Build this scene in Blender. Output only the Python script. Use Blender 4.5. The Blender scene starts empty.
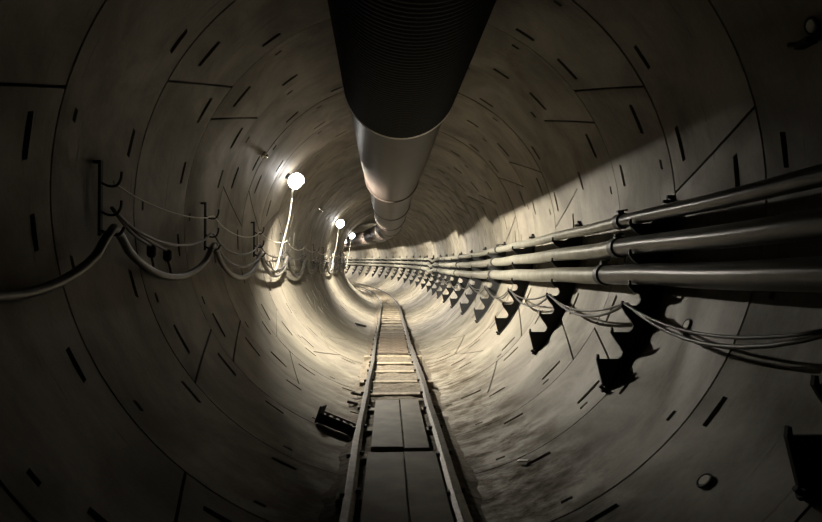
import bpy, bmesh, math, random
from mathutils import Vector, Matrix
random.seed(7)
PI = math.pi
scene = bpy.context.scene
COL = scene.collection

# ------------------------------------------------------------------ tunnel course
R = 2.0          # inner radius of the lining
W = 1.104        # width of one lining ring
J0 = 3.434       # chainage of a ring joint
ZT = [(-12, 0.0), (0, 0.0), (4, -.008), (9, -.025), (15, -.02), (24, .12), (33, .34), (50, .72), (75, 1.2)]

def zc(y):
    n = len(ZT)
    if y <= ZT[0][0]: return ZT[0][1]
    for i in range(n - 1):
        y0, a = ZT[i]; y1, b = ZT[i + 1]
        if y <= y1:
            def m(k):
                if k == 0 or k == n - 1: return 0.0 if k == 0 else (ZT[k][1] - ZT[k-1][1]) / (ZT[k][0] - ZT[k-1][0])
                return (ZT[k+1][1] - ZT[k-1][1]) / (ZT[k+1][0] - ZT[k-1][0])
            h = y1 - y0; t = (y - y0) / h
            return ((2*t**3 - 3*t*t + 1) * a + (t**3 - 2*t*t + t) * h * m(i) + (-2*t**3 + 3*t*t) * b + (t**3 - t*t) * h * m(i + 1))
    return ZT[-1][1]

CB, CD0 = .0052, 21.5
def xc(y): return -CB * (y - CD0) ** 2 if y > CD0 else 0.0
def phi(y): return math.atan(2 * CB * (y - CD0)) if y > CD0 else 0.0
def P(y, a, b):
    """chainage y, a metres to the right of the axis, b metres above the axis"""
    p = phi(y)
    return Vector((xc(y) + a * math.cos(p), y + a * math.sin(p), R + zc(y) + b))
def PW(y, deg, r):
    t = math.radians(deg)
    return P(y, r * math.cos(t), r * math.sin(t))

# ------------------------------------------------------------------ materials
def mat(name): 
    m = bpy.data.materials.new(name); m.use_nodes = True
    nt = m.node_tree; b = nt.nodes['Principled BSDF']
    return m, nt, b
def N(nt, t, **kw):
    n = nt.nodes.new(t)
    for k, v in kw.items(): setattr(n, k, v)
    return n
def ramp(nt, src, stops):
    r = N(nt, 'ShaderNodeValToRGB'); nt.links.new(src, r.inputs[0])
    e = r.color_ramp.elements
    while len(e) < len(stops): e.new(.5)
    for i, (p, c) in enumerate(stops):
        e[i].position = p; e[i].color = (*c, 1) if len(c) == 3 else c
    return r.outputs[0]
def mix(nt, f, a, b, mode='MIX'):
    m = N(nt, 'ShaderNodeMix', data_type='RGBA', blend_type=mode)
    if isinstance(f, float): m.inputs[0].default_value = f
    else: nt.links.new(f, m.inputs[0])
    for s, v in ((6, a), (7, b)):
        if isinstance(v, tuple): m.inputs[s].default_value = (*v, 1)
        else: nt.links.new(v, m.inputs[s])
    return m.outputs[2]

def concrete(name, base, dirt):
    m, nt, b = mat(name); L = nt.links.new
    uv = N(nt, 'ShaderNodeUVMap'); uv.uv_map = 'UVMap'
    def noise(scale, sx, sy, det=6, rough=.55, dist=0.0):
        mp = N(nt, 'ShaderNodeMapping'); mp.inputs['Scale'].default_value = (sx, sy, 1)
        L(uv.outputs[0], mp.inputs[0])
        n = N(nt, 'ShaderNodeTexNoise'); n.inputs['Scale'].default_value = scale
        n.inputs['Detail'].default_value = det; n.inputs['Roughness'].default_value = rough
        n.inputs['Distortion'].default_value = dist
        L(mp.outputs[0], n.inputs['Vector']); return n.outputs[0]
    big = noise(1.3, 1, 1, 6, .6, .6)
    streak = noise(2.2, .55, 3.2, 7, .62, .4)       # streaks running round the ring
    fine = noise(26, 1, 1.3, 4, .6)
    c1 = ramp(nt, big, [(.34, tuple(x * .58 for x in base)), (.62, base)])
    st = ramp(nt, streak, [(.30, (.62, .60, .56)), (.52, (1, 1, 1)), (.72, (1.0, 1.0, 1.0))])
    c2 = mix(nt, .45, c1, st, 'MULTIPLY')
    fi = ramp(nt, fine, [(.3, (.80, .79, .77)), (.6, (1, 1, 1))])
    c3 = mix(nt, .6, c2, fi, 'MULTIPLY')
    # per ring tone
    at = N(nt, 'ShaderNodeAttribute'); at.attribute_name = 'tone'
    c4 = mix(nt, 1.0, c3, at.outputs['Color'], 'MULTIPLY')
    # small chips and blow holes
    vo = N(nt, 'ShaderNodeTexVoronoi'); vo.inputs['Scale'].default_value = 9
    mp = N(nt, 'ShaderNodeMapping'); mp.inputs['Scale'].default_value = (1, 2.2, 1)
    L(uv.outputs[0], mp.inputs[0]); L(mp.outputs[0], vo.inputs['Vector'])
    chip = ramp(nt, vo.outputs['Distance'], [(.035, (1, 1, 1)), (.07, (0, 0, 0))])
    pick = ramp(nt, noise(3.1, 1, 1, 2), [(.55, (0, 0, 0)), (.6, (1, 1, 1))])
    chipm = mix(nt, 1.0, chip, pick, 'MULTIPLY')
    c5 = mix(nt, chipm, c4, (.05, .045, .04))
    # scraped dark scuffs running round the ring
    sc = ramp(nt, noise(2.6, .5, 6, 5, .7, .2), [(.625, (0, 0, 0)), (.67, (.8, .8, .8))])
    c6 = mix(nt, sc, c5, (.055, .046, .035))
    L(c6, b.inputs['Base Color'])
    if dirt:
        # mud splashed up beside the track: a stain with its own outline
        tc = N(nt, 'ShaderNodeTexCoord'); dn = N(nt, 'ShaderNodeTexNoise'); dn.inputs['Scale'].default_value = 3.2
        dn.inputs['Detail'].default_value = 9; dn.inputs['Roughness'].default_value = .7; dn.inputs['Distortion'].default_value = .15
        mq = N(nt, 'ShaderNodeMapping'); mq.inputs['Scale'].default_value = (1, 1.5, 1); L(tc.outputs['Object'], mq.inputs[0]); L(mq.outputs[0], dn.inputs['Vector'])
        dm = ramp(nt, dn.outputs[0], [(.40, (0, 0, 0)), (.60, (.9, .9, .9))])
        da = N(nt, 'ShaderNodeAttribute'); da.attribute_name = 'mud'
        dd = mix(nt, 1.0, dm, da.outputs['Color'], 'MULTIPLY')
        c7 = mix(nt, dd, c6, (.050, .040, .027)); L(c7, b.inputs['Base Color'])
    rr = ramp(nt, big, [(.3, (.78, .78, .78)), (.65, (.52, .52, .52))])
    if dirt: rr = mix(nt, dd, rr, (1.0, 1.0, 1.0))
    L(rr, b.inputs['Roughness'])
    b.inputs['Specular IOR Level'].default_value = .4
    if dirt:
        inv = ramp(nt, dd, [(0, (.4, .4, .4)), (1, (.05, .05, .05))]); L(inv, b.inputs['Specular IOR Level'])
    bp = N(nt, 'ShaderNodeBump'); bp.inputs['Strength'].default_value = .35; bp.inputs['Distance'].default_value = .012
    hsum = mix(nt, .35, fi, c1); L(hsum, bp.inputs['Height']); L(bp.outputs[0], b.inputs['Normal'])
    return m

def simple(name, col, rough=.6, metal=0.0, var=.35, scale=12, bump=.0, spec=.5, col2=None):
    m, nt, b = mat(name); L = nt.links.new
    tc = N(nt, 'ShaderNodeTexCoord')
    n = N(nt, 'ShaderNodeTexNoise'); n.inputs['Scale'].default_value = scale; n.inputs['Detail'].default_value = 6
    L(tc.outputs['Object'], n.inputs['Vector'])
    lo = col2 or tuple(c * (1 - var) for c in col)
    L(ramp(nt, n.outputs[0], [(.35, lo), (.65, col)]), b.inputs['Base Color'])
    b.inputs['Roughness'].default_value = rough; b.inputs['Metallic'].default_value = metal
    b.inputs['Specular IOR Level'].default_value = spec
    if bump:
        bp = N(nt, 'ShaderNodeBump'); bp.inputs['Strength'].default_value = bump; bp.inputs['Distance'].default_value = .01
        L(n.outputs[0], bp.inputs['Height']); L(bp.outputs[0], b.inputs['Normal'])
    return m

BASE = (.165, .148, .115)
M_conc = concrete('precast_concrete', BASE, False)
M_floor = concrete('muddy_concrete', BASE, True)
M_gasket = simple('joint_gasket', (.05, .045, .04), .9)
M_black = simple('black_coated_steel', (.012, .012, .012), .65, .0, .3, spec=.3)
M_pipe = simple('galvanised_pipe', (.22, .21, .17), .38, .3, .35, 9)
M_pipe2 = simple('dull_dark_pipe', (.05, .048, .045), .33, .2, .4, 9)
M_coup = simple('coupling_rubber', (.035, .034, .032), .5, .2)
M_rail = simple('worn_rail_steel', (.13, .12, .11), .42, .4, .5, 20, .2)
M_wood = simple('muddy_timber', (.19, .155, .10), .75, 0, .55, 14, .4)
M_plank = simple('dark_wet_plank', (.075, .055, .035), .7, 0, .6, 14, .4)
M_board = simple('walkway_board', (.105, .092, .068), .62, 0, .45, 5, .3)
M_mud = simple('dry_mud', (.10, .08, .052), .95, 0, .6, 22, .8)
M_cable = simple('black_rubber_cable', (.045, .042, .038), .42, 0, .3)
M_cord = simple('pale_cord', (.42, .40, .33), .5, 0, .15)
M_duct = simple('grey_duct_sheet', (.032, .025, .021), .42, .0, .25, 6, .1, spec=.07)
M_ductb = simple('black_duct_sleeve', (.006, .006, .006), .6, .0, .3, 30, .2, spec=.03)
M_band = simple('bright_metal_band', (.65, .63, .58), .28, .9, .2)
M_stud = simple('polished_steel', (.85, .84, .8), .22, .9, .05)
M_plug = simple('pale_grout_plug', (.5, .48, .42), .6)
M_dish = simple('white_enamel', (.85, .84, .80), .5, 0, .05)
M_litter = simple('pale_plastic', (.7, .68, .62), .5)

M_bulb, nt, b = mat('lit_lamp_glass')
b.inputs['Base Color'].default_value = (1, 1, 1, 1)
b.inputs['Emission Color'].default_value = (1.0, .93, .80, 1)
b.inputs['Emission Strength'].default_value = 31000.0
M_glow, nt, b = mat('glowing_lamp_housing')
b.inputs['Base Color'].default_value = (.8, .8, .8, 1)
b.inputs['Emission Color'].default_value = (1.0, .97, .92, 1)
b.inputs['Emission Strength'].default_value = 26.0

# ------------------------------------------------------------------ helpers
def link_mesh(name, bm, m, parent=None, smooth=False, origin=None):
    me = bpy.data.meshes.new(name)
    if origin is None and parent is not None: origin = WORLD[parent.name]
    if origin is not None: bmesh.ops.translate(bm, verts=bm.verts, vec=-origin)
    bmesh.ops.recalc_face_normals(bm, faces=bm.faces) if smooth != 'keep' else None
    bm.to_mesh(me); bm.free()
    me.materials.append(m)
    if smooth:
        me.shade_smooth()
        if smooth == 'auto':
            try: me.set_sharp_from_angle(angle=math.radians(35))
            except Exception: pass
    o = bpy.data.objects.new(name, me); COL.objects.link(o)
    if parent: o.parent = parent
    elif origin is not None: o.location = origin
    WORLD[o.name] = origin.copy() if origin is not None else Vector()
    return o
WORLD = {}
def tag(o, label=None, cat=None, group=None, kind=None):
    if label: o['label'] = label
    if cat: o['category'] = cat
    if group: o['group'] = group
    if kind: o['kind'] = kind
    return o
def empty(name, loc, label, cat, group=None):
    o = bpy.data.objects.new(name, None); COL.objects.link(o); o.location = loc
    o.empty_display_size = .1
    WORLD[o.name] = Vector(loc); return tag(o, label, cat, group)
def copy_tree(root, loc, rz, label, group=None):
    r = root.copy(); COL.objects.link(r); r.location = loc; r.rotation_euler = (0, 0, rz); r['label'] = label
    if group: r['group'] = group
    for ch in list(root.children):
        c = ch.copy(); COL.objects.link(c); c.parent = r
        for g in list(ch.children):
            d = g.copy(); COL.objects.link(d); d.parent = c
    return r
ORD = ['first', 'second', 'third', 'fourth', 'fifth', 'sixth', 'seventh', 'eighth', 'ninth', 'tenth', 'eleventh', 'twelfth',
       'thirteenth', 'fourteenth', 'fifteenth', 'sixteenth', 'seventeenth', 'eighteenth', 'nineteenth', 'twentieth',
       'twenty-first', 'twenty-second', 'twenty-third', 'twenty-fourth', 'twenty-fifth', 'twenty-sixth', 'twenty-seventh', 'twenty-eighth']

def bar(bm, frames, prof, closed=True, cap=True):
    """sweep a profile: frames = list of (origin, xaxis, zaxis)"""
    rings = []
    for o, ax, az in frames:
        rings.append([bm.verts.new(o + ax * p[0] + az * p[1]) for p in prof])
    n = len(prof)
    for i in range(len(rings) - 1):
        for k in range(n if closed else n - 1):
            a, b_ = rings[i], rings[i + 1]
            bm.faces.new((a[k], a[(k + 1) % n], b_[(k + 1) % n], b_[k]))
    if cap and closed:
        bm.faces.new(rings[0][::-1]); bm.faces.new(rings[-1])
    return rings
def circ(r, n): return [(r * math.cos(2*PI*i/n), r * math.sin(2*PI*i/n)) for i in range(n)]
def tube(bm, pts, r, n=8, radii=None, cap=True):
    frames = []; up = Vector((0, 0, 1)); prev = None
    rings = []
    for i, p in enumerate(pts):
        t = (pts[min(i + 1, len(pts)-1)] - pts[max(i - 1, 0)]).normalized()
        if prev is None:
            ref = up if abs(t.z) < .9 else Vector((1, 0, 0))
            ax = t.cross(ref).normalized()
        else:
            ax = (prev - t * prev.dot(t)).normalized()
        prev = ax; az = ax.cross(t).normalized()
        rr = radii[i] if radii else r
        rings.append([bm.verts.new(p + ax * rr * math.cos(2*PI*k/n) + az * rr * math.sin(2*PI*k/n)) for k in range(n)])
    for i in range(len(rings) - 1):
        for k in range(n):
            bm.faces.new((rings[i][k], rings[i][(k+1) % n], rings[i+1][(k+1) % n], rings[i+1][k]))
    if cap:
        bm.faces.new(rings[0][::-1]); bm.faces.new(rings[-1])
def smoothpath(pts, sub=6):
    out = []; n = len(pts)
    for i in range(n - 1):
        p0, p1, p2, p3 = pts[max(i-1, 0)], pts[i], pts[i+1], pts[min(i+2, n-1)]
        for k in range(sub):
            t = k / sub
            out.append(.5 * ((2*p1) + (p2 - p0)*t + (2*p0 - 5*p1 + 4*p2 - p3)*t*t + (3*p1 - p0 - 3*p2 + p3)*t**3))
    out.append(pts[-1].copy()); return out
def box(bm, c, sx, sy, sz, rz=0, rx=0, ry=0):
    m = Matrix.Translation(c) @ Matrix.Rotation(rz, 4, 'Z') @ Matrix.Rotation(rx, 4, 'X') @ Matrix.Rotation(ry, 4, 'Y') @ Matrix.Diagonal((sx, sy, sz, 1))
    bmesh.ops.create_cube(bm, size=1, matrix=m)
def disc_on(bm, c, nrm, r0, r1, h, n=20):
    q = nrm.to_track_quat('Z', 'Y').to_matrix().to_4x4()
    bmesh.ops.create_cone(bm, cap_ends=True, segments=n, radius1=r0, radius2=r1, depth=h, matrix=Matrix.Translation(c) @ q)

# ------------------------------------------------------------------ lining: precast segments with open joints and bolt pockets
# joints of a ring, counter-clockwise: (angle at near edge, angle at far edge)
T1 = [(28, 38), (152, 142), (219, 209), (321, 331)]
T2 = [(14, 4), (84, 94), (166, 176), (236, 226), (298, 308)]
T3 = [(24, 34), (98, 88), (176, 164), (232, 242), (308, 298)]
SEQ = {-1: [(24, 34), (98, 88), (173, 164), (240, 231), (284, 278)], 0: [(14, 4), (84, 94), (264, 272)],
       1: T1, 2: T1, 3: T2, 4: [(25, 36), (92, 100), (163, 176), (219, 209), (321, 331)], 5: T3, 6: T2}
GAPR, GAPS, DEEP = .006, .0095, .05
builders = {}
for nm in ('floor', 'ceiling', 'wall_left', 'wall_right'):
    bm = bmesh.new(); builders[nm] = (bm, bm.loops.layers.uv.new('UVMap'), bm.loops.layers.float_color.new('tone'), bm.loops.layers.float_color.new('mud'))
def side_of(deg):
    deg %= 360
    if 235 <= deg <= 305: return 'floor'
    if 47 <= deg <= 133: return 'ceiling'
    return 'wall_left' if 133 < deg < 235 else 'wall_right'
def mud_amount(deg, y):
    d = abs(((deg - 270 + 180) % 360) - 180)
    s = max(0.0, 1 - d / 41.0)
    right = 1.25 if (deg % 360) > 270 else .6
    if y > 8: right *= max(.35, 1 - (y - 8) / 6)  # mud stain eased off farther on so its colour keeps the lamplit floor bright
    return min(1, s * 2.0 * right)
def segment(y0, a, b_, rr, tone, detail):
    """a, b_: (near, far) joint angles; ccw from a to b_"""
    mid = (sum(a) + sum(b_)) / 4
    bm, uvl, tl, ml = builders[side_of(mid)]
    ya, yb = y0 + GAPR, y0 + W - GAPR
    ga = math.degrees(GAPS / R)
    span = (b_[0] + b_[1] - a[0] - a[1]) / 2
    step = 3.0 if detail else 6.0
    # pockets as (centre s in degrees from joint, t)
    pockets = []
    if detail:
        def add(base, off, t, ln, wd):
            ja = a[0] + (a[1] - a[0]) * t if base == 0 else b_[0] + (b_[1] - b_[0]) * t
            A = a[0] + (a[1] - a[0]) * t; B = b_[0] + (b_[1] - b_[0]) * t
            c = ja + off
            s = (c - A) / (B - A); hs = ln / 2 / (B - A); ht = wd / 2 / W
            pockets.append((s - hs, s + hs, t - ht, t + ht))
        add(0, 7.2 + random.uniform(-.6, .6), .81 + random.uniform(-.03, .03), 7.2, .046)
        add(1, -7.6 + random.uniform(-.6, .6), .27 + random.uniform(-.03, .03), 7.2, .046)
        if span > 50:
            k = int(span // 27)
            for q in range(k):
                f = (q + 1) / (k + 1)
                add(0, span * f + random.uniform(-2, 2), .84, 5.6, .045)
                add(0, span * f + random.uniform(-2, 2) + 4, .14, 2.2, .035)
    S = {0.0, 1.0}; n = max(3, int(span / step))
    for i in range(1, n): S.add(i / n)
    T = {0.0, 1.0, .5}
    for p in pockets:
        S.update(p[:2]); T.update(p[2:])
    def clean(v, keep):
        v = sorted(v); keep = sorted(keep); out = []
        for x in v:
            if x in keep or all(abs(x - k) > .012 for k in keep): out.append(x)
        return out
    ks = [0.0, 1.0] + [x for p in pockets for x in p[:2]]; kt = [0.0, 1.0] + [x for p in pockets for x in p[2:]]
    S, T = clean(S, ks), clean(T, kt)
    def ang(s, t):
        A = a[0] + (a[1] - a[0]) * t + ga; B = b_[0] + (b_[1] - b_[0]) * t - ga
        return A + (B - A) * s
    def vert(s, t, dr=0.0):
        y = ya + (yb - ya) * t
        return bm.verts.new(PW(y, ang(s, t), rr + dr))
    def face(vs, st):
        f = bm.faces.new(vs); f.smooth = True
        for lp, (s, t) in zip(f.loops, st):
            y = ya + (yb - ya) * t; d = ang(s, t)
            lp[uvl].uv = (math.radians(d) * R + y0 * 3.7, y)
            lp[tl] = (*tone, 1); mu = mud_amount(d, y); lp[ml] = (mu, mu, mu, 1)
    grid = [[vert(s, t) for t in T] for s in S]
    for i in range(len(S) - 1):
        for j in range(len(T) - 1):
            sm, tm = (S[i] + S[i+1]) / 2, (T[j] + T[j+1]) / 2
            if any(p[0] < sm < p[1] and p[2] < tm < p[3] for p in pockets): continue
            face((grid[i][j], grid[i][j+1], grid[i+1][j+1], grid[i+1][j]),
                 ((S[i], T[j]), (S[i], T[j+1]), (S[i+1], T[j+1]), (S[i+1], T[j])))
    def strip(pts, d0, d1, flat=True):
        prev = None
        for (s, t) in pts:
            cur = (vert(s, t, d0), vert(s, t, d1), (s, t))
            if prev: face((prev[0], cur[0], cur[1], prev[1]), (prev[2], cur[2], cur[2], prev[2]))
            prev = cur
    for p in pockets:
        s0, s1, t0, t1 = p; dd = DEEP * .9
        # the pocket slopes in: deep at one end
        strip([(s0, t0), (s1, t0)], 0, dd); strip([(s1, t0), (s1, t1)], 0, dd)
        strip([(s1, t1), (s0, t1)], 0, dd); strip([(s0, t1), (s0, t0)], 0, dd)
        v = [vert(s0, t0, dd), vert(s0, t1, dd), vert(s1, t1, dd), vert(s1, t0, dd)]
        face(v, ((s0, t0), (s0, t1), (s1, t1), (s1, t0)))
    if detail:
        strip([(s, 0.0) for s in S], 0, DEEP); strip([(s, 1.0) for s in S], 0, DEEP)
        strip([(0.0, t) for t in T], 0, DEEP); strip([(1.0, t) for t in T], 0, DEEP)
for k in range(-9, 58):
    T = SEQ.get(k) or random.choice([T1, T1, T2, T3])
    y0 = J0 + k * W
    g = random.uniform(.88, 1.06); tone = (g, g * random.uniform(.975, 1.0), g * random.uniform(.94, 1.0))
    rr = R + random.uniform(-.003, .004)
    for i, a in enumerate(T):
        b_ = T[(i + 1) % len(T)]
        if i == len(T) - 1: b_ = (b_[0] + 360, b_[1] + 360)
        segment(y0, a, b_, rr + random.uniform(-.002, .002), tone, k < 30)
for nm, (bm, *_) in builders.items():
    me = bpy.data.meshes.new(nm)
    bm.to_mesh(me); bm.free(); me.materials.append(M_floor if nm in ('floor', 'wall_right', 'wall_left') else M_conc)
    o = bpy.data.objects.new(nm, me); COL.objects.link(o); tag(o, kind='structure')
# gasket layer behind the segments, seen in the joints
bm = bmesh.new(); prev = None
ys = [J0 - 9 * W + i * W for i in range(0, 68)]
for y in ys:
    cur = [bm.verts.new(PW(y, 360 * i / 96, R + DEEP + .004)) for i in range(96)]
    if prev:
        for i in range(96): bm.faces.new((prev[i], prev[(i+1) % 96], cur[(i+1) % 96], cur[i]))
    prev = cur
o = link_mesh('trim_1', bm, M_gasket, smooth=True); tag(o, kind='structure')

# ------------------------------------------------------------------ ventilation duct under the crown
HC = 1.72 - .474     # height of the duct centre above the tunnel axis
duct = empty('ventilation_duct', P(5.7, -.05, HC), 'big round ventilation duct hanging under the tunnel crown', 'ventilation duct')
def duct_tube(y0, y1, c0, c1, r0, r1, n=56, step=.25, rib=0.0, pitch=.05, belly=0.0):
    bm = bmesh.new(); k = max(4, int((y1 - y0) / step)); rings = []
    for i in range(k + 1):
        t = i / k; y = y0 + (y1 - y0) * t
        a = c0[0] + (c1[0] - c0[0]) * t; h = c0[1] + (c1[1] - c0[1]) * t
        r = r0 + (r1 - r0) * t + belly * math.sin(PI * t)
        if rib: r += rib * (.5 + .5 * math.cos(2 * PI * (y - y0) / pitch))
        rings.append([bm.verts.new(P(y, a + r * math.cos(2*PI*q/n), h + r * math.sin(2*PI*q/n))) for q in range(n)])
    for i in range(k):
        for q in range(n): bm.faces.new((rings[i][q], rings[i][(q+1) % n], rings[i+1][(q+1) % n], rings[i+1][q]))
    return bm
# near sleeve, spiral-wired black
bm = duct_tube(-5.5, 5.47, (.10, HC), (-.045, HC), .475, .505, step=.0125, rib=.006, pitch=.05)
o = link_mesh('duct_sleeve', bm, M_ductb, duct, True); o['label'] = 'black spiral ribbed near length of duct'
joints = [5.45, 10.6, 14.4, 18.2, 22.5, 27, 31.5, 36, 40.5, 45, 50, 55.5]
def collar(y, a, h, r, wd, name, m, label=None):
    bm = bmesh.new()
    prof = [(-wd/2, -.012), (-wd/2, .010), (-wd/2 + .012, .018), (wd/2 - .012, .018), (wd/2, .010), (wd/2, -.012)]
    n = 56; rings = []
    for q in range(n):
        t = 2 * PI * q / n
        rings.append([bm.verts.new(P(y + p[0], a + (r + p[1]) * math.cos(t), h + (r + p[1]) * math.sin(t))) for p in prof])
    for q in range(n):
        A, B = rings[q], rings[(q+1) % n]
        for k in range(len(prof)): bm.faces.new((A[k], A[(k+1) % len(prof)], B[(k+1) % len(prof)], B[k]))
    o = link_mesh(name, bm, m, duct, 'auto')
    if label: o['label'] = label
collar(5.485, -.045, HC, .497, .03, 'collar', M_band, 'bright steel band at the end of the black sleeve')
for i in range(len(joints) - 1):
    y0, y1 = joints[i], joints[i + 1]
    r0 = .475 if i == 0 else .405; r1 = .455 if i == 0 else .445
    a0 = -.055 if i == 0 else -.09; a1 = -.09
    dz = [0, 0, -.02, 0, .02, 0, 0, -.02, 0, 0, 0, 0][i]
    bm = duct_tube(y0 + .02, y1, (a0, HC + dz), (a1, HC + dz * .5 - .02), r0, r1, step=.15, belly=.015)
    link_mesh('duct_section', bm, M_duct, duct, True)
    collar(y1 - .03, a1, HC + dz * .5 - .02, r1, .07, 'collar', M_duct)
for i, y in enumerate([3.0, 5.2, 8.5, 10.9, 14, 16.7, 19.8, 22.2]):   # wires to the crown
    for s in (-1, 1):
        bm = bmesh.new()
        zt = math.sqrt(R*R - (s*.30)**2)
        tube(bm, [P(y, s * .42 - .03, HC + .20), P(y, s * .36 - .02, HC + .48), P(y, s * .30, zt + .01)], .005, 6)
        link_mesh('hanger_wire', bm, M_black, duct)

# ------------------------------------------------------------------ track
TX = -.062; ZR = -1.755            # track centre, rail top below axis
GA = .332                          # half gauge to the rail centre
track = empty('railway_track', P(0, TX, -1.93), 'narrow gauge steel rail track running down the tunnel floor', 'railway track')
rp = [(-.020, 0), (.020, 0), (.020, -.018), (.008, -.026), (.008, -.062), (.038, -.072), (.038, -.08), (-.038, -.08), (-.038, -.072), (-.008, -.062), (-.008, -.026), (-.020, -.018)]
def wob(y): return .008 * math.sin(y * .9) + .004 * math.sin(y * 2.3 + 1)
for s in (-1, 1):
    bm = bmesh.new(); fr = []
    y = -4.0
    while y < 58:
        p = phi(y); fr.append((P(y, TX + s * GA + wob(y + s * .7), ZR), Vector((math.cos(p), math.sin(p), 0)), Vector((0, 0, 1))))
        y += .4
    bar(bm, fr, rp)
    o = link_mesh('rail', bm, M_rail, track, 'auto')
    o['label'] = 'left steel rail' if s < 0 else 'right steel rail'
y = -1.9; nsl = 0
while y < 56:
    bm = bmesh.new(); p = phi(y); hw = (.475 if 7.5 < y < 8.5 or 10 < y < 10.9 else .385) + random.uniform(-.02, .02)
    c = P(y, TX + random.uniform(-.02, .02), ZR - .08 - .045)
    box(bm, c, 2 * hw, .13, .09, p + random.uniform(-.02, .02))
    bmesh.ops.bevel(bm, geom=list(bm.edges), offset=.008, segments=1, affect='EDGES')
    slp = link_mesh('sleeper', bm, M_wood, track)
    # spikes beside the rails
    for s in (-1, 1):
        for q in (-1, 1):
            if y < 16:
                bm = bmesh.new(); box(bm, P(y + q * .03, TX + s * GA + wob(y + s * .7) + q * .048, ZR - .068), .03, .03, .03, p)
                link_mesh('spike', bm, M_black, slp)
    y += .82; nsl += 1
# walkway boards
def board(a0, a1, y0, y1, label, z=-1.795, th=.04, m=M_board):
    bm = bmesh.new()
    n = max(2, int((y1 - y0) / .5)); fr = []
    for i in range(n + 1):
        y = y0 + (y1 - y0) * i / n; p = phi(y)
        fr.append((P(y, TX, z + .004 * math.sin(5 * y + a0 * 9)), Vector((math.cos(p), math.sin(p), 0)), Vector((0, 0, 1))))
    bar(bm, fr, [(a0, -th), (a1, -th), (a1, 0), (a0, 0)])
    bmesh.ops.bevel(bm, geom=list(bm.edges), offset=.004, segments=1, affect='EDGES')
    o = link_mesh('walkway_board', bm, m, origin=P(y0, TX, z)); tag(o, label, 'board', 'walkway boards between the rails')
board(-.245, .02, .4, 4.60, 'long dark board between the rails at the bottom of the picture, left one')
board(.028, .262, .4, 4.64, 'long dark board between the rails at the bottom of the picture, right one')
board(-.225, .025, 4.76, 6.55, 'left brown board of the second pair, just beyond the cross gap')
board(.035, .225, 4.74, 6.55, 'right paler board of the second pair, with a dark brown stain')
ys0 = 11.0
for k in range(9):
    y = 10.6 + k * .42
    bm = bmesh.new(); p = phi(y)
    box(bm, P(y, TX + random.uniform(-.01, .01), -1.812 + random.uniform(-.006, .006)), .52, .30 if k % 3 else .24, .035, p + random.uniform(-.03, .03))
    bmesh.ops.bevel(bm, geom=list(bm.edges), offset=.004, segments=1, affect='EDGES')
    o = link_mesh('cross_plank', bm, M_plank, origin=P(y, TX, -1.812))
    tag(o, 'brown plank laid crosswise between the rails, %s from the camera' % ORD[k], 'plank', 'planks laid across between the rails')
# mud and ballast between sleepers and along the track
def mud(name, y0, y1, a0, a1, zt, amp, label, cell=.045, seed=0):
    rnd = random.Random(seed); bm = bmesh.new()
    from mathutils import noise as ns
    ny = int((y1 - y0) / cell); na = int((a1 - a0) / cell); g = []
    for i in range(ny + 1):
        row = []
        for j in range(na + 1):
            y = y0 + (y1 - y0) * i / ny; a = a0 + (a1 - a0) * j / na
            e = min(i / 3, (ny - i) / 3, 1)
            d = abs(a - TX) + .07 * ns.noise(Vector((y * 1.3, a * .7, seed + 9))) + .03 * ns.noise(Vector((y * 6, a, seed))); fall = 1 if d < .36 else max(0.0, 1 - (d - .36) / (abs(a1 - TX) - .37))
            h = zt + amp * (1.2 * ns.noise(Vector((y * 1.7, a * 2, seed + 5))) + ns.noise(Vector((y * 6, a * 6, seed))) + .6 * ns.noise(Vector((y * 17, a * 17, seed))))
            if d > .36: h -= .02
            base = -math.sqrt(max(.1, R*R - a*a))
            row.append(bm.verts.new(P(y, a, base - .015 + max(0, (h - base + .015)) * e * fall ** .8)))
        g.append(row)
    for i in range(ny):
        for j in range(na): bm.faces.new((g[i][j], g[i+1][j], g[i+1][j+1], g[i][j+1]))
    o = link_mesh(name, bm, M_mud, origin=P(y0, (a0 + a1) / 2, zt)); tag(o, label, 'mud', kind='stuff')
mud('packed_mud', 6.6, 40, TX - .56, TX + .56, -1.860, .024, 'dry crumbly mud packed between the rails and sleepers', .06, 1)
mud('packed_mud', -1.0, 6.58, TX - .56, TX + .56, -1.875, .016, 'dark mud packed around the track under the walkway boards', .06, 4)

# ------------------------------------------------------------------ toothed brackets and pipes on the right wall
CX, CZ = .156, .474                 # axis relative to the camera
def rel(x, z): return (x - CX, z - CZ)
FL = [.383, .153, -.08, -.235, -.435, -.635]          # cup floors, relative to camera height
TIPX = [1.83, 1.825, 1.82, 1.765, 1.685, 1.575]
prof = []
def wallx(z, off=.004): 
    zz = z - CZ; return math.sqrt((R - off) ** 2 - zz * zz) + CX
prof.append((wallx(.60) , .60)); prof.append((wallx(.60) - .035, .60)); prof.append((wallx(.50) - .045, .49))
for i in range(6):
    f, tx = FL[i], TIPX[i]
    if i == 0: back = 2.02
    elif i < 3: back = 1.995
    elif i == 3: back = TIPX[2] + .085
    else: back = TIPX[i - 1] + .08
    if i == 0: prof += [(back, f + .07)]
    prof += [(back, f + .05), (back - .012, f + .018), (back - .035, f)]
    prof += [(tx + .012, f), (tx + .008, f + .035), (tx - .006, f + .035), (tx - .012, f - .004)]
    if i < 2: prof += [(tx + .03, f - .055), (1.97, FL[i + 1] + .11)]
    elif i == 2: prof += [(tx + .03, f - .055), (TIPX[2] + .07, FL[3] + .09)]
    elif i < 5: prof += [(tx + .022, f - .06), (tx + .060, f - .11)]
    else: prof += [(tx + .035, f - .20), (tx + .06, f - .23)]
arc = []
z = -.88
while z < .60:
    arc.append((wallx(z), z)); z += .12
prof += arc
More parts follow.
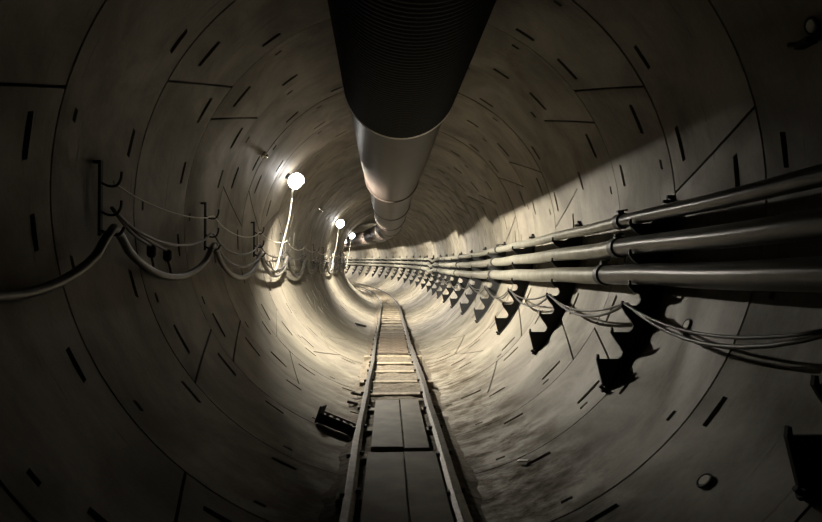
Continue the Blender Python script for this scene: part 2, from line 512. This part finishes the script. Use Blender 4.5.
bracket_y = [J0 + W * (1.05 + 2 * k) for k in range(-1, 25)]
BY0 = bracket_y[0]
def bracket_label(k): return 'black toothed pipe bracket on the right wall, %s from the camera' % ORD[k]
base0 = P(BY0, 1.9, -.4)
br = empty('pipe_bracket', base0, bracket_label(0), 'bracket', 'black toothed brackets along the right wall')
bm = bmesh.new()
A = [bm.verts.new(P(BY0, *rel(*p)) + Vector((0, -.012, 0))) for p in prof]
B = [bm.verts.new(P(BY0, *rel(*p)) + Vector((0, .012, 0))) for p in prof]
from mathutils.geometry import tessellate_polygon
for tri in tessellate_polygon([[Vector((p[0], p[1], 0)) for p in prof]]):
    bm.faces.new([A[i] for i in tri]); bm.faces.new([B[i] for i in tri[::-1]])
for i in range(len(prof)): bm.faces.new((A[i], B[i], B[(i+1) % len(prof)], A[(i+1) % len(prof)]))
link_mesh('plate', bm, M_black, br)
bm = bmesh.new(); prev = None                                     # wall flange
for z in [-.86 + .1 * i for i in range(15)]:
    zz = z; x = wallx(zz, .003); x2 = wallx(zz, .014)
    cur = [bm.verts.new(P(BY0, *rel(x, zz)) + Vector((0, -.045, 0))), bm.verts.new(P(BY0, *rel(x2, zz)) + Vector((0, -.045, 0))),
           bm.verts.new(P(BY0, *rel(x2, zz)) + Vector((0, .045, 0))), bm.verts.new(P(BY0, *rel(x, zz)) + Vector((0, .045, 0)))]
    if prev:
        for i in range(4): bm.faces.new((prev[i], prev[(i+1) % 4], cur[(i+1) % 4], cur[i]))
    else: bm.faces.new(cur[::-1])
    prev = cur
bm.faces.new(prev); link_mesh('flange', bm, M_black, br)
for z, L in ((.55, .09), (-.87, .07)):
    bm = bmesh.new(); x = wallx(z, .01); n = Vector((-(x - CX), 0, -(z - CZ))).normalized()
    c = P(BY0, *rel(x, z)); disc_on(bm, c + n * L * .35 + Vector((0, -.03, 0)), n, .014, .014, L, 8); disc_on(bm, c + n * .02 + Vector((0, -.03, 0)), n, .026, .026, .02, 6)
    link_mesh('anchor_bolt', bm, M_black, br)
for k, yb in enumerate(bracket_y[1:], 1):
    copy_tree(br, P(yb, 1.9, -.4), phi(yb), bracket_label(k))

PIPES = [('upper thin', 1.90, .433, .050), ('middle', 1.90, .223, .070), ('lowest thick', 1.90, .0, .080)]
COUP = [[4.95, 10.6, 16.2, 22, 28], [5.02, 10.9, 16.6, 22.4, 28.4], [5.35, 11.1, 17.0, 22.9, 28.9]]
for i, (lab, x, z, r) in enumerate(PIPES):
    a, b_ = rel(x, z)
    pr = empty('steel_pipe', P(4.6, a, b_), '%s grey steel pipe of the three along the right wall' % lab, 'pipe', 'pipes carried on the right wall brackets')
    cuts = [-4.5] + COUP[i] + [57]
    for q in range(len(cuts) - 1):
        bm = bmesh.new(); pts = []; y = cuts[q]
        while y < cuts[q + 1] + .01:
            sag = .012 * math.sin((y - BY0) / (2 * W) * PI) ** 2
            off = .02 * math.sin(y * .8 + i) if y > 12 else 0
            # the short rise where the pipes step over the turnout of the bend
            yy = min(y, cuts[q + 1])
            kick = math.exp(-((yy - 25.0 - .4 * i) / .8) ** 2)
            pts.append(P(yy, a + off * .4 - .03 * kick, b_ - sag * .8 - .09 * kick)); y += .3
        pts.append(P(cuts[q + 1], a, b_))
        tube(bm, pts, r, 20); sec = link_mesh('pipe_section', bm, M_pipe if q else M_pipe2, pr, 'auto')
        if q == 0: sec['label'] = 'darker near length of pipe'
    for yq in COUP[i]:
        bm = bmesh.new()
        tube(bm, [P(yq - .05, a, b_), P(yq - .047, a, b_), P(yq + .047, a, b_), P(yq + .05, a, b_)], r, 20, radii=[r + .002, r + .016, r + .016, r + .002])
        box(bm, P(yq, a - .01, b_ + r + .022), .05, .04, .03)
        cpl = link_mesh('coupling', bm, M_coup, pr, 'auto')
        bm = bmesh.new(); disc_on(bm, P(yq, a + .005, b_ + r + .035), Vector((1, 0, .2)).normalized(), .008, .008, .09, 8)
        link_mesh('bolt', bm, M_black, cpl)

# thin cable looped from tooth to tooth
def drape(ylist, pos, sag, r, name, label, m, parts=8, jitter=0.0, seed=1):
    rnd = random.Random(seed); pts = []
    for i in range(len(ylist) - 1):
        a0, b0 = pos; y0, y1 = ylist[i], ylist[i+1]
        sg = sag * (1 + rnd.uniform(-jitter, jitter))
        for k in range(parts):
            t = k / parts; c = 4 * t * (1 - t)
            bb = b0 - sg * c
            # lie against the wall where the loop would pass through it
            aa = a0
            pts.append(P(y0 + (y1 - y0) * t, aa, bb))
    pts.append(P(ylist[-1], *pos))
    bm = bmesh.new(); tube(bm, pts, r, 8)
    o = link_mesh(name, bm, m, smooth=True, origin=P(ylist[1], *pos)); return tag(o, label, 'cable')
a, b_ = rel(1.80, -.222)
drape([bracket_y[0] - 2.2] + bracket_y, (a, b_), .17, .013, 'draped_cable', 'thin black cable looping from tooth to tooth below the pipes', M_cable, 10, .25, 3)
a, b_ = rel(1.775, -.218)
drape(bracket_y[:9], (a, b_), .125, .010, 'draped_cable', 'second, tighter cable sagging beside the loops under the pipes', M_cord if False else M_cable, 10, .35, 9)

# ------------------------------------------------------------------ left wall: hook rods and cables
hook_y = [3.90 + 2 * W * k for k in range(-2, 21)]
AX = -1.80 + .0 - CX + .0           # rod distance left of the axis (camera-relative -1.80)
AX = -1.945; HX = -1.86
def rod_label(k): return 'black hook rod on the left wall, %s from the camera' % ORD[k]
k0 = 2
yr = hook_y[0]
hk = empty('cable_hook_rod', P(yr, AX, -.20), rod_label(0), 'hook rod', 'black hook rods along the left wall')
bm = bmesh.new(); box(bm, P(yr, AX, .0), .018, .03, .47); box(bm, P(yr, AX - .02, .225), .05, .035, .018)
link_mesh('rod', bm, M_black, hk)
for zz in (.09, -.09):
    bm = bmesh.new()
    tube(bm, smoothpath([P(yr, AX, zz + .01), P(yr, AX + .05, zz - .015), P(yr, AX + .10, zz - .01), P(yr, AX + .125, zz + .03), P(yr, AX + .13, zz + .075)], 4), .008, 6)
    link_mesh('hook', bm, M_black, hk)
bm = bmesh.new()
tube(bm, smoothpath([P(yr, AX, -.20), P(yr, AX + .06, -.225), P(yr, AX + .12, -.225), P(yr, AX + .15, -.18)], 4), .010, 6)
link_mesh('hook', bm, M_black, hk)
for k, y in enumerate(hook_y[1:], 1):
    copy_tree(hk, P(y, AX, -.20), phi(y), rod_label(k))
def wall_drape(ys, a_h, b_h, sag, r, name, label, m, seed, jit=.3, parts=10, shift=0.0, bulge=.0):
    rnd = random.Random(seed); pts = []
    for i in range(len(ys) - 1):
        sg = sag * (1 + rnd.uniform(-jit, jit)) * (1.27 if ys[i] < hook_y[2] - .1 else 1)
        for k in range(parts):
            t = k / parts; c = (4 * t * (1 - t)) ** .8
            bb = b_h - sg * c
            lim = -math.sqrt((R - r - .012) ** 2 - bb * bb)
            pts.append(P(ys[i] + (ys[i+1] - ys[i]) * t, max(a_h - bulge * c, lim), bb))
    pts.append(P(ys[-1], a_h, b_h))
    pts = smoothpath(pts, 2); bm = bmesh.new(); tube(bm, pts, r, 10)
    o = link_mesh(name, bm, m, smooth=True, origin=P(ys[1], a_h, b_h)); return tag(o, label, 'cable')
wall_drape(hook_y, AX + .085, -.185, .29, .027, 'power_cable', 'heavy grey power cable hanging in deep loops along the left wall', simple('grey_cable_sheath', (.09, .085, .075), .4), 5, .12)
wall_drape(hook_y[2:], AX + .07, -.06, .15, .011, 'supply_cable', 'thin black cable sagging between the middle hooks of the left wall', M_cable, 6, .3)
wall_drape(hook_y[2:], AX + .08, .10, .10, .006, 'signal_wire', 'thin pale wire strung between the upper hooks of the left wall', M_cord, 8, .3)
wall_drape(hook_y[3:], AX + .10, -.17, .22, .012, 'supply_cable', 'thinner black cable looping in front of the heavy one, beyond second lit rod', M_cable, 11, .4)
# hanging plugs by the first rod
for n_, (y, z0, z1, lab) in enumerate(((4.62, -.30, -.42, 'black cable plug hanging left of its twin above the first cable loop'), (4.95, -.32, -.42, 'black cable plug hanging right of its twin above the first cable loop'))):
    c = P(y, -1.90, z0 + .474 - CZ)
    o = empty('cable_plug', c, lab, 'plug', 'pair of hanging cable plugs')
    bm = bmesh.new(); tube(bm, [c + Vector((0, 0, .045)), c + Vector((0, 0, .03)), c + Vector((0, 0, -.03)), c + Vector((0, 0, -.05))], .03, 12, radii=[.018, .034, .034, .02])
    link_mesh('plug_body', bm, M_black, o, 'auto')
    bm = bmesh.new(); tube(bm, smoothpath([c + Vector((0, 0, -.04)), c + Vector((.005, .02 + .03 * n_, -.10)), c + Vector((0, .03 + .06 * n_, -.17))], 4), .011, 8)
    link_mesh('plug_tail', bm, M_cable, o, True)
    bm = bmesh.new(); yk = hook_y[2]
    tube(bm, smoothpath([c + Vector((0, 0, .03)), P((y + yk) / 2, -1.90, (-.08 + z0) / 2 - .0), P(yk + .02, AX + .07, -.07)], 5), .011, 8)
    link_mesh('plug_lead', bm, M_cable, o, True)

# ------------------------------------------------------------------ lamps
LP = [9.5, 18.3, 27.3, 36.3, 45.3, 54.0]  # the last three are out of view, added to light the far tunnel
LR = 1.83; LA = 148.5
LLAB = ['nearest glowing wall lamp, with a long pale cord hanging down', 'second glowing wall lamp, half as big as the nearest',
        'third glowing wall lamp, small and close beside the far duct', 'fourth glowing wall lamp, hidden round the bend',
        'fifth glowing wall lamp, hidden round the bend', 'sixth glowing wall lamp, hidden deep round the bend']
for i, y in enumerate(LP):
    c = PW(y, LA, LR); wc = PW(y, LA, R)
    lm = empty('wall_lamp', wc, LLAB[i], 'lamp', 'round lamps on the upper left wall')
    p = phi(y); nrm = Vector((.70, .268, -.66)).normalized()
    nrm = Matrix.Rotation(p, 3, 'Z') @ nrm
    bm = bmesh.new(); disc_on(bm, wc + (c - wc).normalized() * .02, (c - wc).normalized(), .05, .045, .05, 20)
    link_mesh('lamp_base', bm, M_black, lm, 'auto')
    q = nrm.to_track_quat('Z', 'Y').to_matrix()
    def lathe(pr, n=32):
        bm = bmesh.new(); rings = [[bm.verts.new(c + q @ Vector((r_ * math.cos(2*PI*k/n), r_ * math.sin(2*PI*k/n), h_))) for k in range(n)] for r_, h_ in pr]
        for a_, b2 in zip(rings, rings[1:]):
            for k in range(n): bm.faces.new((a_[k], a_[(k+1) % n], b2[(k+1) % n], b2[k]))
        bm.faces.new(rings[0][::-1]); bm.faces.new(rings[-1]); return bm
    globe = link_mesh('lamp_globe', lathe([(.03, -.115), (.075, -.10), (.112, -.065), (.128, -.015), (.122, .035), (.10, .065), (.072, .088), (.064, .088), (.064, .068)]), M_glow, lm, True)
    link_mesh('bulb', lathe([(.056, .069), (.056, .0705)], 20), M_bulb, globe, 'auto')
    bm = bmesh.new()
    e = PW(y + .1, 149, 1.85)
    pts = smoothpath([c - nrm * .03 + Vector((0, 0, -.12)), P(y, -1.62, .80), P(y - .02, -1.68, .35), P(y - .12, -1.76, -.05), P(y - .30, -1.80, -.36), P(y - .42, -1.83, -.40), P(y - .5, -1.87, -.27)], 6)
    tube(bm, pts, .014 if i == 0 else .012, 8); link_mesh('cord', bm, M_cord, lm, True)
# polished studs added to give the small glints near the lamps
for i, (y, deg, lab) in enumerate(((7.75, 149, 'shiny steel stud added for the glint above and left of the nearest lamp'),
                                   (14.0, 149.5, 'shiny steel stud added for a glint between the first two lamps, left one of a close pair'),
                                   (14.7, 149, 'shiny steel stud added for a glint between the first two lamps, right one of a close pair'))):
    bm = bmesh.new(); c = PW(y, deg, R - .012); n = (PW(y, deg, 1) - c).normalized()
    disc_on(bm, c, n, .045, .04, .03, 16); bmesh.ops.create_uvsphere(bm, u_segments=20, v_segments=12, radius=.034, matrix=Matrix.Translation(c + n * .02))
    o = link_mesh('glint_stud', bm, M_stud, smooth=True, origin=c); tag(o, lab, 'stud', 'studs added for glints on the upper left wall')

# ------------------------------------------------------------------ pale round plugs in the right wall
def plug(x, y_px, lab, r=.032):
    # find where the sight line meets the lining (straight length)
    f = 617.0; yaw = math.atan((411 - 388) / f); pit = math.atan((273 - 261) / f)
    F = Vector((math.sin(yaw) * math.cos(pit), math.cos(yaw) * math.cos(pit), math.sin(pit)))
    Rt = Vector((math.cos(yaw), -math.sin(yaw), 0)); U = Rt.cross(F)
    d = F + Rt * ((x - 411) / f) - U * ((y_px - 261) / f); t = 1.0
    while t < 30:
        q = Vector((-CX, 0, -CZ)) + d * t
        if math.hypot(q.x, q.z) >= R - .004: break
        t += .003
    c = Vector((q.x, q.y, q.z + R)); n = Vector((-q.x, 0, -q.z)).normalized()
    return c, n
for x, y, lab in ((812, 26, 'pale oval grout plug high on the right wall'), (687, 325, 'pale grout plug just behind the looping cable'), (705, 481, 'pale oval grout plug low on the right wall near the camera')):
    c, n = plug(x, y, lab)
    o = empty('grout_plug', c, lab, 'plug', 'round grout plugs in the right wall')
    bm = bmesh.new(); disc_on(bm, c + n * .0, n, .034, .03, .016, 20); link_mesh('disc', bm, M_plug, o, 'auto')
    bm = bmesh.new(); q = n.to_track_quat('Z', 'Y').to_matrix()
    tube(bm, [c + n * .003 + q @ Vector((.040 * math.cos(t * PI / 12), .040 * math.sin(t * PI / 12), 0)) for t in range(25)], .006, 6)
    link_mesh('rim', bm, M_black, o, True)
c, n = plug(809, 42, '')
bm = bmesh.new(); tube(bm, [c - n * .01, c + n * .03, c + n * .05 + Vector((0, .08, .03))], .012, 8); box(bm, c + n * .02, .05, .09, .03)
o = link_mesh('wall_peg', bm, M_black, origin=c); tag(o, 'small black peg just below the high grout plug at the upper right', 'peg')
c, n = plug(524, 463, '')
ux = Vector((.62, -.78, 0)); ux = (ux - n * ux.dot(n)).normalized(); uy = n.cross(ux); bm = bmesh.new()
bmesh.ops.create_cube(bm, size=1, matrix=Matrix.Translation(c + n * .016) @ Matrix((ux, uy, n)).transposed().to_4x4() @ Matrix.Diagonal((.11, .022, .014, 1)))
bmesh.ops.bevel(bm, geom=list(bm.edges), offset=.003, segments=1, affect='EDGES')
o = link_mesh('litter_strip', bm, M_litter, origin=c); tag(o, 'small pale plastic strip lying on the right floor', 'litter')

# ------------------------------------------------------------------ discarded steel channel left of the track
c, n = plug(334, 429, '')
o = empty('discarded_bracket', c, 'black perforated steel bracket thrown down left of the track', 'bracket')
ux = Vector((math.cos(math.radians(-14)), math.sin(math.radians(-14)), 0)); ux = (ux - n * ux.dot(n)).normalized(); uy = n.cross(ux)
def lb(bm, x0, x1, y0, y1, z0, z1):
    vs = [bm.verts.new(c + ux * x + uy * y + n * z) for z in (z0, z1) for x, y in ((x0, y0), (x1, y0), (x1, y1), (x0, y1))]
    for f in ((0, 3, 2, 1), (4, 5, 6, 7), (0, 1, 5, 4), (1, 2, 6, 5), (2, 3, 7, 6), (3, 0, 4, 7)): bm.faces.new([vs[i] for i in f])
bm = bmesh.new(); lb(bm, -.16, .20, -.05, -.042, .012, .10); link_mesh('front_flange', bm, M_black, o)
bm = bmesh.new(); lb(bm, -.16, .20, -.045, .06, .012, .020); link_mesh('web', bm, M_black, o)
bm = bmesh.new()
for k in range(5): lb(bm, -.13 + k * .068, -.095 + k * .068, .052, .06, .012, .095)
lb(bm, -.16, .20, .052, .06, .012, .035); lb(bm, -.16, .20, .052, .06, .09, .105)
link_mesh('slotted_flange', bm, M_rail, o)
bm = bmesh.new(); lb(bm, -.175, -.16, -.07, .08, .005, .16); link_mesh('end_plate', bm, M_black, o)
# small stones and timber scraps beside the left rail
for i, (x, y, sx, sy, sz, lab) in enumerate(((352, 405, .12, .05, .03, 'dark timber scrap beside the left rail, nearer of two'), (356, 396, .14, .06, .03, 'dark timber scrap beside the left rail, farther of two'), (352, 334, .30, .10, .05, 'dark flat block lying on the left floor far down the track'))):
    c, n = plug(x, y, '')
    if i == 2: c = P(15.6, -.86, -math.sqrt(4 - .74)); n = (P(15.6, 0, 0) - c).normalized()
    bm = bmesh.new(); box(bm, c + n * (sz / 2 + .012), sx, sy, sz, .3 * i, 0, math.radians(14))
    bmesh.ops.bevel(bm, geom=list(bm.edges), offset=.006, segments=1, affect='EDGES')
    o = link_mesh('timber_scrap', bm, M_black if i == 2 else simple('dark_timber', (.06, .05, .04), .8), origin=c); tag(o, lab, 'scrap')

# ------------------------------------------------------------------ camera, world, view
cam = bpy.data.cameras.new('camera'); co = bpy.data.objects.new('camera', cam); COL.objects.link(co)
co.location = (-CX, 0, R - CZ)
cam.sensor_width = 36; cam.lens = 617 * 36 / 822; cam.clip_start = .02; cam.clip_end = 200
yaw = math.atan((411 - 388) / 617); pit = math.atan((273 - 261) / 617)
co.rotation_euler = (PI / 2 + pit, 0, -yaw)
scene.camera = co
w = bpy.data.worlds.new('world'); scene.world = w; w.use_nodes = True
w.node_tree.nodes['Background'].inputs[0].default_value = (.55, .68, 1, 1)
w.node_tree.nodes['Background'].inputs[1].default_value = .010
scene.view_settings.view_transform = 'Standard'; scene.view_settings.look = 'None'
scene.view_settings.exposure = 0.0; scene.view_settings.gamma = 1
scene.view_settings.use_curve_mapping = False
scene.cycles.max_bounces = 6; scene.cycles.diffuse_bounces = 2
scene.cycles.sample_clamp_indirect = 4
scene.cycles.use_denoising = True
